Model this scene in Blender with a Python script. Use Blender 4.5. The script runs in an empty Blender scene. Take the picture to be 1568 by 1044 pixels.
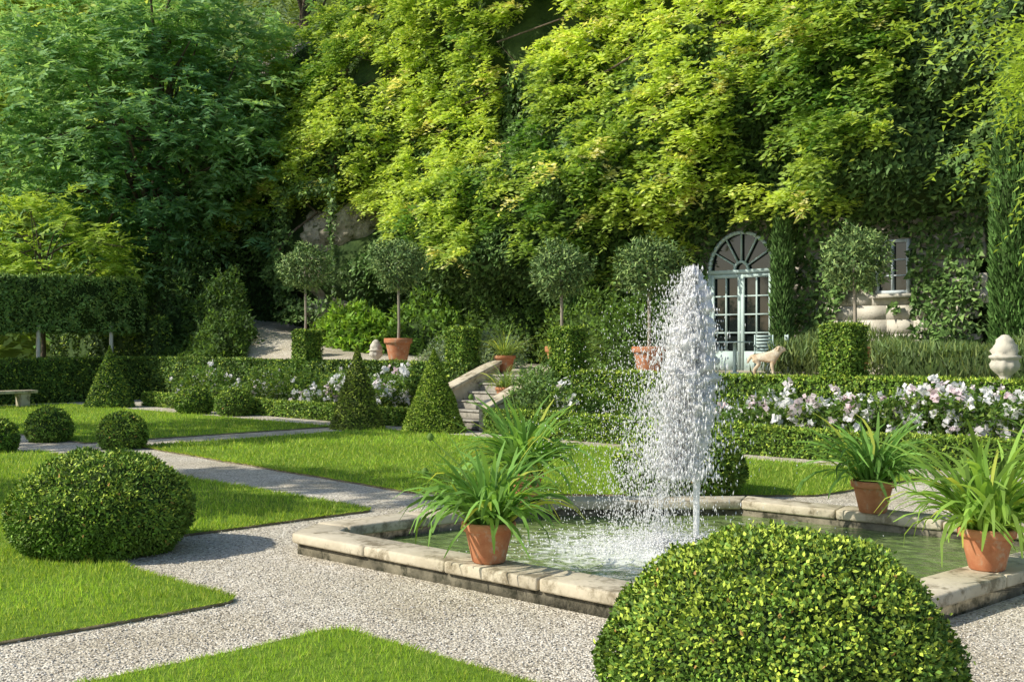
import bpy, math, numpy as np, gc
from mathutils import Vector
rng=np.random.default_rng(11)
ANG=math.radians(44)
A=np.array([math.cos(ANG),-math.sin(ANG),0.0]); B=np.array([math.sin(ANG),math.cos(ANG),0.0]); UP=np.array([0,0,1.0])
O=np.array([-1.5,23.06,0.0])
def G(s,t,z=0.0): return O+s*A+t*B+z*UP
def GW(P):
    P=np.asarray(P,float); return O+P[:,:1]*A+P[:,1:2]*B+P[:,2:3]*UP
def GD(P):
    P=np.asarray(P,float); return P[:,:1]*A+P[:,1:2]*B+P[:,2:3]*UP
def unit(a): return a/(np.linalg.norm(a,axis=-1,keepdims=True)+1e-9)
def vnoise(P,sc=1.0,seed=0):
    P=np.asarray(P,float)*sc+seed*17.3
    i=np.floor(P).astype(np.int64); f=P-i; f=f*f*(3-2*f)
    def h(x,y,z):
        n=(x*73856093)^(y*19349663)^(z*83492791)
        n=(n*1103515245+12345)&0x7fffffff
        n=(n>>3)^(n>>11)
        n=(n*2654435761)&0x7fffffff
        return (n%100003)/100003.0
    r=0
    for dx in (0,1):
        for dy in (0,1):
            for dz in (0,1):
                w=(f[:,0] if dx else 1-f[:,0])*(f[:,1] if dy else 1-f[:,1])*(f[:,2] if dz else 1-f[:,2])
                r=r+w*h(i[:,0]+dx,i[:,1]+dy,i[:,2]+dz)
    return r
def zT(s): return np.interp(s,[-24,-22,-10,-6,-4,16],[3.4,3.2,1.42,1.3,1.1,1.05])
# ---------- materials
def mat(name,rough=0.8,spec=0.3):
    m=bpy.data.materials.new(name); m.use_nodes=True
    nt=m.node_tree; b=nt.nodes['Principled BSDF']; b.inputs['Roughness'].default_value=rough
    b.inputs['Specular IOR Level'].default_value=spec
    return m,nt,b
def N(nt,t,**kw):
    n=nt.nodes.new(t)
    for k,v in kw.items():
        if k in n.inputs: n.inputs[k].default_value=v
        else: setattr(n,k,v)
    return n
def ramp(nt,fac,stops):
    r=nt.nodes.new('ShaderNodeValToRGB'); cr=r.color_ramp
    while len(cr.elements)<len(stops): cr.elements.new(0.5)
    for e,(p,c) in zip(cr.elements,stops): e.position=p; e.color=(*c,1)
    nt.links.new(fac,r.inputs['Fac']); return r
def leafmat(name,trans=0.3,rough=0.5,spec=0.3,mul=(1.5,1.4,0.75,1)):
    m,nt,b=mat(name,rough,spec)
    a=N(nt,'ShaderNodeVertexColor'); a.layer_name='Col'
    nt.links.new(a.outputs['Color'],b.inputs['Base Color'])
    if trans>0:
        t=N(nt,'ShaderNodeBsdfTranslucent')
        mx=N(nt,'ShaderNodeMix',data_type='RGBA',blend_type='MULTIPLY'); mx.inputs[0].default_value=1
        nt.links.new(a.outputs['Color'],mx.inputs[6]); mx.inputs[7].default_value=mul
        nt.links.new(mx.outputs[2],t.inputs['Color'])
        s=N(nt,'ShaderNodeMixShader'); s.inputs[0].default_value=trans
        nt.links.new(b.outputs[0],s.inputs[1]); nt.links.new(t.outputs[0],s.inputs[2])
        nt.links.new(s.outputs[0],nt.nodes['Material Output'].inputs['Surface'])
    return m
LEAF=leafmat('leaf_soft',0.42,0.6,0.2)
BOX=leafmat('leaf_box',0.0,0.5,0.18)
STN=leafmat('pebble_stone',0.0,0.85,0.2)
PETAL=leafmat('petal_white',0.35,0.6,0.1,(1,1,1,1))
def noisemat(name,c1,c2,scale=5,rough=0.9,bump=0.3,bscale=None,extra=None,dist=0.02,detail=4):
    m,nt,b=mat(name,rough,0.2)
    tc=N(nt,'ShaderNodeTexCoord'); n=N(nt,'ShaderNodeTexNoise',Scale=scale,Detail=detail,Roughness=0.65)
    nt.links.new(tc.outputs['Object'],n.inputs['Vector'])
    r=ramp(nt,n.outputs['Fac'],[(0.3,c1),(0.7,c2)])
    out=r.outputs['Color']
    if extra:
        n2=N(nt,'ShaderNodeTexNoise',Scale=extra[0],Detail=6,Roughness=0.7); nt.links.new(tc.outputs['Object'],n2.inputs['Vector'])
        r2=ramp(nt,n2.outputs['Fac'],[(extra[1],(0,0,0)),(extra[1]+0.12,(1,1,1))])
        mx=N(nt,'ShaderNodeMix',data_type='RGBA'); nt.links.new(r2.outputs['Color'],mx.inputs[0])
        nt.links.new(out,mx.inputs[6]); mx.inputs[7].default_value=(*extra[2],1); out=mx.outputs[2]
    nt.links.new(out,b.inputs['Base Color'])
    if bump>0:
        n3=N(nt,'ShaderNodeTexNoise',Scale=bscale or scale*6,Detail=4); nt.links.new(tc.outputs['Object'],n3.inputs['Vector'])
        bp=N(nt,'ShaderNodeBump',Strength=bump,Distance=dist); nt.links.new(n3.outputs['Fac'],bp.inputs['Height']); nt.links.new(bp.outputs[0],b.inputs['Normal'])
    return m
DARK=noisemat('hedge_core',(0.02,0.04,0.01),(0.05,0.085,0.02),6,bump=0)
BARK=noisemat('bark',(0.07,0.055,0.04),(0.18,0.14,0.10),12)
STONE=noisemat('limestone',(0.46,0.40,0.29),(0.66,0.59,0.45),3,0.85,0.5,30,(5,0.50,(0.25,0.21,0.14)),0.01)
STONED=noisemat('limestone_mossy_shaded',(0.07,0.065,0.045),(0.28,0.25,0.18),4,0.95,0.6,25,(6,0.5,(0.04,0.04,0.025)),0.015)  # moss and stains, plus shade of the recessed base darkened into the colour
STONEW=noisemat('limestone_pale',(0.5,0.46,0.38),(0.66,0.62,0.53),2.5,0.9,0.5,20,(4,0.6,(0.22,0.2,0.15)),0.015)
ROCK=noisemat('cliff_rock',(0.2,0.18,0.13),(0.5,0.45,0.35),1.6,0.95,1.0,5,(2.5,0.5,(0.09,0.10,0.04)),0.15)
TERRA=noisemat('terracotta',(0.42,0.15,0.07),(0.58,0.27,0.14),7,0.85,0.3,40,(8,0.55,(0.52,0.38,0.27)),0.004)
EDGE=noisemat('edging_wood',(0.16,0.13,0.08),(0.32,0.27,0.18),20)
PAINT=noisemat('teal_paint',(0.48,0.60,0.57),(0.56,0.68,0.65),10,0.5,0.05)
WOOD=noisemat('weathered_wood',(0.22,0.2,0.17),(0.36,0.33,0.29),10,0.8,0.2)
SOIL=noisemat('soil',(0.03,0.022,0.015),(0.07,0.05,0.035),8)
def glassm():
    m,nt,b=mat('dark_glass',0.08,0.6); b.inputs['Base Color'].default_value=(0.012,0.016,0.016,1); return m
GLASS=glassm()
def gravelm():
    m,nt,b=mat('gravel',0.9,0.2)
    tc=N(nt,'ShaderNodeTexCoord')
    v=N(nt,'ShaderNodeTexVoronoi',Scale=68); nt.links.new(tc.outputs['Object'],v.inputs['Vector'])
    sx=N(nt,'ShaderNodeSeparateColor'); nt.links.new(v.outputs['Color'],sx.inputs[0])
    r=ramp(nt,sx.outputs[0],[(0.0,(0.20,0.17,0.13)),(0.25,(0.50,0.45,0.36)),(0.75,(0.74,0.68,0.56)),(1,(0.94,0.89,0.79))])
    n=N(nt,'ShaderNodeTexNoise',Scale=0.9,Detail=6); nt.links.new(tc.outputs['Object'],n.inputs['Vector'])
    r2=ramp(nt,n.outputs['Fac'],[(0.3,(0.74,0.71,0.64)),(0.65,(1,1,1))])
    mx=N(nt,'ShaderNodeMix',data_type='RGBA',blend_type='MULTIPLY'); mx.inputs[0].default_value=1
    nt.links.new(r.outputs[0],mx.inputs[6]); nt.links.new(r2.outputs[0],mx.inputs[7])
    nt.links.new(mx.outputs[2],b.inputs['Base Color'])
    bp=N(nt,'ShaderNodeBump',Strength=1.0,Distance=0.009); bp.invert=True
    nt.links.new(v.outputs['Distance'],bp.inputs['Height'])
    n3=N(nt,'ShaderNodeTexNoise',Scale=5,Detail=4); nt.links.new(tc.outputs['Object'],n3.inputs['Vector'])
    bp2=N(nt,'ShaderNodeBump',Strength=0.35,Distance=0.05); nt.links.new(n3.outputs['Fac'],bp2.inputs['Height']); nt.links.new(bp.outputs[0],bp2.inputs['Normal'])
    nt.links.new(bp2.outputs[0],b.inputs['Normal'])
    return m
GRAVEL=gravelm()
LAWN=noisemat('lawn_turf',(0.11,0.21,0.02),(0.25,0.40,0.04),14,0.95,0.9,120,None,0.03)
GROUND=noisemat('ground_soil_grass',(0.04,0.07,0.02),(0.09,0.12,0.04),0.5)
# ---------- mesh utils
TOT=[0]
def mk(name,V,F,material,C=None,smooth=False,parent=None):
    V=np.asarray(V,float); mn=V.min(0); mx=V.max(0)
    c=np.array([(mn[0]+mx[0])/2,(mn[1]+mx[1])/2,mn[2]])
    me=bpy.data.meshes.new(name)
    if isinstance(F,np.ndarray):
        k=F.shape[1]; n=len(F)
        me.vertices.add(len(V)); me.vertices.foreach_set('co',(V-c).astype(np.float32).ravel())
        me.loops.add(n*k); me.loops.foreach_set('vertex_index',F.astype(np.int32).ravel())
        me.polygons.add(n); me.polygons.foreach_set('loop_start',(np.arange(n)*k).astype(np.int32))
        me.update(calc_edges=True); TOT[0]+=n*(k-2)
    else:
        me.from_pydata((V-c).tolist(),[],F)
    if C is not None:
        ca=me.color_attributes.new('Col','BYTE_COLOR','POINT')
        ca.data.foreach_set('color',np.concatenate([np.clip(C,0,1),np.ones((len(C),1))],1).astype(np.float32).ravel())
    if smooth: me.polygons.foreach_set('use_smooth',np.ones(len(me.polygons),bool))
    me.materials.append(material)
    ob=bpy.data.objects.new(name,me); bpy.context.collection.objects.link(ob)
    if parent is not None:
        ob.parent=parent; ob.location=Vector(c)-parent.location
    else: ob.location=c
    return ob
def empty(name,loc):
    e=bpy.data.objects.new(name,None); e.location=Vector(loc); e.empty_display_size=0.2
    bpy.context.collection.objects.link(e); return e
def leaves(name,P,D,S,L,W,C,material=None,parent=None,quad=False):
    n=len(P); L=np.broadcast_to(L,(n,)).reshape(-1,1); W=np.broadcast_to(W,(n,)).reshape(-1,1)
    if quad:
        V=np.stack([P,P+.45*L*D+.5*W*S,P+L*D,P+.45*L*D-.5*W*S],1).reshape(-1,3); k=4
    else:
        V=np.stack([P-.5*W*S,P+.5*W*S,P+L*D],1).reshape(-1,3); k=3
    return mk(name,V,np.arange(k*n).reshape(n,k),material or LEAF,np.repeat(C,k,0),False,parent)
def surfleaf(P,Nn,lo=0.1,hi=1.2):
    n=len(P); R=rng.normal(size=(n,3)); T=unit(R-(R*Nn).sum(1,keepdims=True)*Nn)
    e=rng.uniform(lo,hi,(n,1)); D=unit(T*np.cos(e)+Nn*np.sin(e))
    S=unit(np.cross(D,Nn+0.5*rng.normal(size=(n,3)))); return D,S
def colvar(base,n,P=None,amt=0.25,nscale=2.5,namt=0.5,tip=None,tipf=0.0):
    base=np.array(base); C=np.tile(base,(n,1))*(1+amt*rng.normal(size=(n,1)))
    if P is not None: C=C*(1-namt/2+namt*vnoise(P,nscale,3)[:,None])
    if tip is not None:
        k=rng.random(n)<tipf; C[k]=np.array(tip)*(1+0.2*rng.normal(size=(k.sum(),1)))
    return np.clip(C,0.004,0.9)
def catL(lst): return [np.concatenate(x) for x in zip(*lst)]
BOXC=(0.145,0.25,0.035); BOXT=(0.42,0.53,0.07)
def lathe(prof,n=32,c=(0,0,0),lump=None):
    prof=np.array(prof,float); th=np.linspace(0,2*np.pi,n,endpoint=False)
    V=np.stack([prof[:,0][:,None]*np.cos(th),prof[:,0][:,None]*np.sin(th),np.repeat(prof[:,1][:,None],n,1)],-1)
    if lump is not None: V[...,:2]*=lump(th,prof[:,1])[...,None]
    m=len(prof)
    i=np.arange(m-1)[:,None]*n; j=np.arange(n)[None]; k=(j+1)%n
    F=np.stack([i+j,i+k,i+n+k,i+n+j],-1).reshape(-1,4)
    return V.reshape(-1,3)+np.array(c),F
def tube(pts,rad,n=8):
    pts=np.array(pts,float); rad=np.array(rad,float); m=len(pts)
    T=unit(np.gradient(pts,axis=0)); ref=np.array([0.3,0.9,0.1]); X=unit(np.cross(T,ref)); Y=np.cross(T,X)
    th=np.linspace(0,2*np.pi,n,endpoint=False)
    V=pts[:,None]+rad[:,None,None]*(np.cos(th)[None,:,None]*X[:,None]+np.sin(th)[None,:,None]*Y[:,None])
    i=np.arange(m-1)[:,None]*n; j=np.arange(n)[None]; k=(j+1)%n
    F=np.stack([i+j,i+k,i+n+k,i+n+j],-1).reshape(-1,4)
    return V.reshape(-1,3),F
def join(parts):
    Vs=[];Fs=[];o=0
    for V,F in parts: Vs.append(V);Fs.append(F+o);o+=len(V)
    return np.concatenate(Vs),np.concatenate(Fs)
HEX=np.array([[0,3,2,1],[4,5,6,7],[0,1,5,4],[1,2,6,5],[2,3,7,6],[3,0,4,7]])
def box(x0,x1,y0,y1,z0,z1):
    return np.array([[x0,y0,z0],[x1,y0,z0],[x1,y1,z0],[x0,y1,z0],[x0,y0,z1],[x1,y0,z1],[x1,y1,z1],[x0,y1,z1]],float),HEX.copy()
def bev(ob,w=0.01,seg=2):
    m=ob.modifiers.new('bevel','BEVEL'); m.width=w; m.segments=seg; m.limit_method='ANGLE'; return ob
# ---------- clipped shapes
def mound(name,x,y,r,h,n,L,base=BOXC,z=0,tip=BOXT,tipf=0.38,lowf=0.55,cz=0.36,quad=False):
    e=empty(name,(x,y,z)); c=np.array([x,y,z+cz*h])
    u=unit(rng.normal(size=(int(n*1.25),3)))
    up=u[:,2]>0; sc=np.where(up,(1-cz)*h,lowf*h)
    p=np.stack([u[:,0]*r,u[:,1]*r,u[:,2]*sc],1); k=(p[:,2]>-cz*h); p=p[k];u=u[k]
    Nn=unit(p/np.array([r*r,r*r,(0.6*h)**2])); P=c+p
    P+=Nn*(rng.normal(size=(len(P),1))*0.012)
    P+=Nn*((vnoise(P,5/r,1)-.5)*0.09*r)[:,None]+Nn*((vnoise(P,14/r,5)-.5)*0.05*r)[:,None]
    D,S=surfleaf(P,Nn,0.2,1.3)
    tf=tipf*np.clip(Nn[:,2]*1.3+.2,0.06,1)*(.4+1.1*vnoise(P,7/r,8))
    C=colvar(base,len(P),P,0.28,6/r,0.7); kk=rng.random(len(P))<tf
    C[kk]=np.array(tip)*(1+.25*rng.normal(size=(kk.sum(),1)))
    C[rng.random(len(P))<.008]=(.45,.27,.08)
    leaves('leaves',P-Nn*L*.5,D,S,L*rng.uniform(.7,1.2,len(P)),L*.62,np.clip(C,.004,1),BOX,e,quad)
    pr=[]
    for a in np.linspace(-1,1,18):
        zz=a*((1-cz)*h if a>0 else lowf*h)*.945
        if zz<-cz*h: continue
        pr.append((max(0.005,r*.945*math.sqrt(1-a*a)),c[2]+zz))
    V,F=lathe(pr,28,(x,y,0)); mk('core',V,F,DARK,None,True,e); return e
def cone(name,x,y,r,h,n,L,z=0,base=BOXC):
    e=empty(name,(x,y,z)); v=1-np.sqrt(rng.random(n)); v[:n//14]=rng.uniform(.86,1,n//14); th=rng.uniform(0,2*np.pi,n)
    rr=r*(1-v)**.95*(1+.02*rng.normal(size=n))+.008
    P=np.stack([x+rr*np.cos(th),y+rr*np.sin(th),z+v*h],1)
    Nn=unit(np.stack([np.cos(th),np.sin(th),np.full(n,r/h)],1))
    P+=Nn*((vnoise(P,4,1)-.5)*.06*np.clip(rr*3,0,1))[:,None]
    D,S=surfleaf(P,Nn,.2,1.2); C=colvar(base,n,P,.25,4,.6,BOXT,.25)
    leaves('leaves',P-Nn*L*.5,D,S,L*np.clip(.5+rr*2,.4,1),L*.55,C,BOX,e)
    V,F=lathe([(r*.94,z),(r*.5*.95,z+h*.47),(0.01,z+h*.97)],24,(x,y,0)); mk('core',V,F,DARK,None,True,e); return e
def hedge(name,s0,s1,t0,t1,z0,z1,dens,L,base=BOXC,tipf=.2,rag=.03,faces='xXyZ',parent=None,tip=BOXT):
    e=parent or empty(name,G((s0+s1)/2,(t0+t1)/2,z0))
    ds,dt,dz=s1-s0,t1-t0,z1-z0; out=[]
    for f in faces:
        ar={'x':dt*dz,'X':dt*dz,'y':ds*dz,'Y':ds*dz,'Z':ds*dt,'z':ds*dt}[f]; n=int(ar*dens)
        u,v,w=rng.random(n),rng.random(n),rng.random(n)
        P=np.stack([s0+u*ds,t0+v*dt,z0+w*dz],1); Nn=np.zeros((n,3))
        if f=='x':P[:,0]=s0;Nn[:,0]=-1
        if f=='X':P[:,0]=s1;Nn[:,0]=1
        if f=='y':P[:,1]=t0;Nn[:,1]=-1
        if f=='Y':P[:,1]=t1;Nn[:,1]=1
        if f=='Z':P[:,2]=z1;Nn[:,2]=1
        if f=='z':P[:,2]=z0;Nn[:,2]=-1
        out.append((P,Nn))
    P,Nn=catL(out); P=P+Nn*((vnoise(P,2.5,2)-.5)*rag*2+rng.normal(size=len(P))*.015)[:,None]
    P=P+((vnoise(P,.7,5)-.5)*rag*1.6)[:,None]*np.array([0,0,1])
    Pw=GW(P);Nw=GD(Nn); D,S=surfleaf(Pw,Nw,.1,1.2)
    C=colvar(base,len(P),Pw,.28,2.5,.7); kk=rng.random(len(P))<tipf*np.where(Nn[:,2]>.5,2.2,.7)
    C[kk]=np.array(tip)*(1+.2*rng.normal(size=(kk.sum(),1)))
    leaves('leaves',Pw-Nw*L*.3,D,S,L*rng.uniform(.7,1.3,len(P)),L*.65,np.clip(C,.004,1),BOX,e)
    q=.04; V,F=box(s0+q,s1-q,t0+q,t1-q,z0,z1-q); mk('core',GW(V),F,DARK,None,False,e); return e
def bush(name,s,t,z,rs,rt,rz,n,L,base,tip=None,tipf=0,W=.6,upb=0,core=True):
    cw=G(s,t,z)
    e=empty(name,cw); u=unit(rng.normal(size=(n,3))); u[:,2]=np.abs(u[:,2])
    r=rng.random((n,1))**.25; loc=u*r*np.array([rs,rt,rz])
    loc*=1+.5*(vnoise(u+cw,1.8,2)-.5)[:,None]+.4*(vnoise(u+cw,4,2)-.5)[:,None]
    off=GD(loc); P=cw+off
    Nn=unit(off/np.array([rs,rs,rz])+np.array([0,0,upb])); D,S=surfleaf(P,Nn,.1,1.3)
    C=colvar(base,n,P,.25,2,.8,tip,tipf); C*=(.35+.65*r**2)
    leaves('leaves',P,D,S,L*rng.uniform(.7,1.3,n),L*W,C,LEAF,e)
    if core:
        th=np.linspace(0,np.pi/2,7); pr=[(max(.01,math.cos(a)*.75),math.sin(a)*.72) for a in th]
        V,F=lathe(pr,16); V=V*np.array([rs,rt,rz]); V=GD(V)+cw; mk('core',V,F,DARK,None,True,e)
    return e
def pinnate(Cn,Nn,K,J,ln,L,W,cols,droop=.5,spread=1.0,jit=.15):
    M=len(Cn); r=unit(Nn[:,None]*.6+spread*rng.normal(size=(M,K,3))*np.array([1,1,.6])); 
    tau=np.linspace(.12,1,J)[None,None,:,None]; ll=ln*rng.uniform(.6,1.2,(M,K,1,1))
    p=Cn[:,None,None]+r[:,:,None]*tau*ll-UP*droop*ll*tau**2+rng.normal(size=(M,K,1,3))*jit
    side=unit(np.cross(r,UP))[:,:,None]; sg=np.where(np.arange(J)%2,1,-1)[None,None,:,None]
    D=unit(side*sg+r[:,:,None]*.6-UP*.35*tau+.25*rng.normal(size=(M,K,J,3)))
    S=unit(np.cross(D,np.broadcast_to(UP,(M,K,J,3))+.5*rng.normal(size=(M,K,J,3))+.4*Nn[:,None,None]))
    C=np.repeat(cols,K*J,0)*(1+.18*rng.normal(size=(M*K*J,1)))
    n=M*K*J
    return p.reshape(-1,3),D.reshape(-1,3),S.reshape(-1,3),L*rng.uniform(.75,1.2,n),np.full(n,W),np.clip(C,.004,.9)
# ---------- world, camera, sun
sc=bpy.context.scene
sv=unit(np.array([-0.93,-0.24,0])); EL=math.radians(38)
sun=Vector((sv[0]*math.cos(EL),sv[1]*math.cos(EL),math.sin(EL)))
w=bpy.data.worlds.new("World"); sc.world=w; w.use_nodes=True
bg=w.node_tree.nodes['Background']; sky=w.node_tree.nodes.new('ShaderNodeTexSky'); sky.sky_type='NISHITA'; sky.sun_disc=False
sky.sun_elevation=EL; sky.sun_rotation=math.atan2(sun.x,sun.y)
w.node_tree.links.new(sky.outputs[0],bg.inputs[0]); bg.inputs[1].default_value=0.15
ld=bpy.data.lights.new('sun','SUN'); ld.energy=5; ld.angle=math.radians(.5); ld.color=(1,.94,.81)
lo=bpy.data.objects.new('sun',ld); lo.rotation_euler=(-sun).to_track_quat('-Z','Y').to_euler(); lo.location=(-20,-5,30); bpy.context.collection.objects.link(lo)
cd=bpy.data.cameras.new('camera'); cd.lens=40; cd.sensor_width=36; cd.clip_end=2000; cd.clip_start=.05
co=bpy.data.objects.new('camera',cd); co.location=(0,0,1.8); co.rotation_euler=(math.radians(90),0,0); bpy.context.collection.objects.link(co); sc.camera=co
sc.view_settings.view_transform='Standard'; sc.view_settings.look='None'; sc.view_settings.exposure=0
# ---------- ground
mk('ground',[[-300,-200,-.004],[300,-200,-.004],[300,500,-.004],[-300,500,-.004]],np.array([[0,1,2,3]]),GROUND)
gp=empty('gravel_path',(0,10,0))
V=GW([[-15.6,-30,0],[30,-30,0],[30,2.4,0],[-15.6,2.4,0]]); mk('gravel_surface',V,np.array([[0,1,2,3]]),GRAVEL,None,False,gp)
def inpoly(P,poly):
    x,y=P[:,0],P[:,1]; c=np.zeros(len(P),bool); j=len(poly)-1
    for i in range(len(poly)):
        xi,yi=poly[i];xj,yj=poly[j]
        c^=((yi>y)!=(yj>y))&(x<(xj-xi)*(y-yi)/(yj-yi+1e-12)+xi); j=i
    return c
LP=[]
def lawn(poly,xs,ys):
    pa=np.array([tuple(p) for p in poly],float); n=len(pa)
    area=0.5*sum(pa[i][0]*pa[(i+1)%n][1]-pa[(i+1)%n][0]*pa[i][1] for i in range(n))
    if area<0: pa=pa[::-1]
    q=[]
    for i in range(n):   # rounded corners and slightly wavering edges
        p0,p1,p2=pa[i-1],pa[i],pa[(i+1)%n]; d0=unit(p0-p1); d2=unit(p2-p1); r=.12
        a=p1+d0*r; b=p1+d2*r; q+=[a,(a+b+2*p1)/4*.6+(a+b)/2*.4,b]
        Ln=np.linalg.norm(p2-p1); k=int(Ln/.5); nn=np.array([d2[1],-d2[0]])
        for j in range(1,k): q.append(p1+d2*(r+(Ln-2*r)*j/k)+nn*rng.normal()*.012)
    pa=np.array(q); n=len(pa); LP.append(pa); c=pa.mean(0); e=empty('lawn',(c[0],c[1],0))
    V=np.c_[pa,np.full(n,.022)]; mk('turf',V,[list(range(n))],LAWN,None,False,e)
    parts=[]; EP=[];EN=[]
    for i in range(n):
        p,q=pa[i],pa[(i+1)%n]; d=unit(q-p); nn=np.array([d[1],-d[0]]); nn_=nn*.008
        V=np.array([[*p,0],[*q,0],[*(q+nn_),0],[*(p+nn_),0],[*p,.022],[*q,.022],[*(q+nn_),.022],[*(p+nn_),.022]]); parts.append((V,HEX.copy()))
        m=(p+q)/2
        if m[1]<20 and abs(m[0]/m[1])<.5 and m[1]>5: 
            k=int(np.linalg.norm(q-p)*np.interp(m[1],[5,10,20],[420,300,110])); u=rng.random((k,1)); EP.append(p+(q-p)*u-nn*.01); EN.append(np.tile(nn,(k,1)))
    V,F=join(parts); mk('edging',V,F,EDGE,None,False,e)
    mn,mx=pa.min(0),pa.max(0); Q=[]
    for y0 in np.arange(max(5.2,mn[1]),mx[1],1.0):
        y1=min(y0+1.0,mx[1]); x0=max(mn[0],-.5*y1); x1=min(mx[0],.5*y1)
        if x1<=x0 or y1<=y0: continue
        k=int((x1-x0)*(y1-y0)*np.interp((y0+y1)/2,xs,ys)); P=np.c_[rng.uniform(x0,x1,k),rng.uniform(y0,y1,k)]
        Q.append(P[inpoly(P,pa)])
    if not Q: return
    P=np.concatenate(Q); n=len(P); 
    D=np.c_[rng.normal(size=(n,2))*.45,np.ones(n)]
    if EP:
        EP=np.concatenate(EP);EN=np.concatenate(EN); P=np.concatenate([P,EP]); D=np.concatenate([D,np.c_[EN*.9+rng.normal(size=EN.shape)*.4,np.full(len(EN),.7)]])
    n=len(P); d=P[:,1]; D=unit(D)
    if n==0: return
    sz=np.clip(d/8,.85,2.4); P3=np.c_[P,np.full(n,.012)]
    S=unit(np.cross(D,rng.normal(size=(n,3))))
    C=colvar((.30,.46,.05),n,P3,.22,.9,.6,(.50,.58,.13),.25)
    hvar=.75+.6*vnoise(P3,5,6)
    leaves('grass_blades',P3,D,S,.05*sz**.4*rng.uniform(.6,1.3,n)*hvar,.007*sz*1.1,C,LEAF,e)
g2=lambda s,t:(G(s,t)[0],G(s,t)[1])
xs,ys=[5,8,12,18,30],[3300,2400,900,320,160]
lawn([g2(-1.3,-7.7),g2(7.7,-7.9),g2(7.6,-11.2),g2(10.3,-11.2),g2(10.1,-17),g2(-1.3,-17)],xs,ys)
lawn([g2(11.4,-11.2),g2(14.1,-11.2),g2(14.1,-16),g2(11.4,-16)],xs,ys)
lawn([(-6.35,19.3),(-1.15,13.4),(.5,13.25),(3.5,13.15),(5.4,14.9),g2(9.6,-.75),g2(-1.0,-.75)],xs,ys)
lawn([g2(-2.1,-6.4),g2(-2.1,-1.0),g2(-14.6,-1.0),g2(-14.6,-6.4)],xs,ys)
lawn([g2(-2.5,-7.7),g2(-2.5,-14),g2(-14.6,-14),g2(-14.6,-7.7)],xs,ys)
# ---------- pool
poly=np.array([(-1.86,9.62),(-1.74,10.12),(.38,11.85),(2.45,11.9),(4.95,9.75),(5.05,9.3),(2.6,7.12),(.85,7.12)])
def inset(poly,w):
    n=len(poly); out=[]
    for i in range(n):
        p0,p1,p2=poly[i-1],poly[i],poly[(i+1)%n]
        d1=unit(p1-p0);d2=unit(p2-p1); n1=np.array([d1[1],-d1[0]]);n2=np.array([d2[1],-d2[0]])
        m=unit(n1+n2); out.append(p1+m*w/max(.35,(m@n1)))
    return np.array(out)
pin=inset(poly,.36); 
pe=empty('fountain_pool',(1.6,9.55,0)); parts=[];parts2=[]
plo=inset(poly,.04); pil=inset(poly,.33)
for i in range(8):
    a0,a1=poly[i],poly[(i+1)%8]; b0,b1=pin[i],pin[(i+1)%8]; c0,c1=plo[i],plo[(i+1)%8]
    Ln=np.linalg.norm(a1-a0); nb=max(1,int(round(Ln/.95))); g=.005/Ln
    for j in range(nb):
        u0=j/nb+(g if j else 0);u1=(j+1)/nb-(g if j<nb-1 else 0)
        q=[a0+(a1-a0)*u0,a0+(a1-a0)*u1,b0+(b1-b0)*u1,b0+(b1-b0)*u0]
        dz=rng.uniform(-.005,.005)
        V=np.array([[*x,.095] for x in q]+[[*x,.185+dz] for x in q])
        V[:,:2]+=rng.normal(size=2)*.005
        F=HEX.copy()[:,::-1]; parts.append((V,F))
    q=[c0,c1,pil[(i+1)%8],pil[i]]
    V=np.array([[*x,-.05] for x in q]+[[*x,.096] for x in q]); parts2.append((V,HEX.copy()[:,::-1]))
V,F=join(parts); rim=mk('stone_rim',V,F,STONE,None,False,pe); bev(rim,.018,2)
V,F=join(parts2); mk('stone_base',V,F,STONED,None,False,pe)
def waterm():
    m,nt,b=mat('pool_water',.05,.5)
    ge=N(nt,'ShaderNodeNewGeometry')
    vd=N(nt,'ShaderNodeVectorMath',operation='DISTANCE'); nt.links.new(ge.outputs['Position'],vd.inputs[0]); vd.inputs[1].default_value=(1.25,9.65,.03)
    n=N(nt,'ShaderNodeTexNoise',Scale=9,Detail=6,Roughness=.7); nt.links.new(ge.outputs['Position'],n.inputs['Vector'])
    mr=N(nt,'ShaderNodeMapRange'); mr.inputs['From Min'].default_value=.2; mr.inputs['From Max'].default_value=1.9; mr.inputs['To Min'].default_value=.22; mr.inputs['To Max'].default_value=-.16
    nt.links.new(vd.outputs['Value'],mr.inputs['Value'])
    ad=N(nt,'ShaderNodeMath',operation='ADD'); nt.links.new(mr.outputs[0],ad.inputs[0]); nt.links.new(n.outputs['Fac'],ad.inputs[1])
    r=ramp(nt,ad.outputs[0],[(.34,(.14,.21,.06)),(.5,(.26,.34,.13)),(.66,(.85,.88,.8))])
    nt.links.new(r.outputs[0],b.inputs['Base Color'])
    wv=N(nt,'ShaderNodeTexNoise',Scale=6,Detail=4); nt.links.new(ge.outputs['Position'],wv.inputs['Vector'])
    bp=N(nt,'ShaderNodeBump',Strength=.9,Distance=.06); nt.links.new(wv.outputs['Fac'],bp.inputs['Height']); nt.links.new(bp.outputs[0],b.inputs['Normal'])
    return m
V=np.c_[inset(poly,.2),np.full(8,.03)]; mk('water',V[::-1],[list(range(8))],waterm(),None,False,pe)
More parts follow.
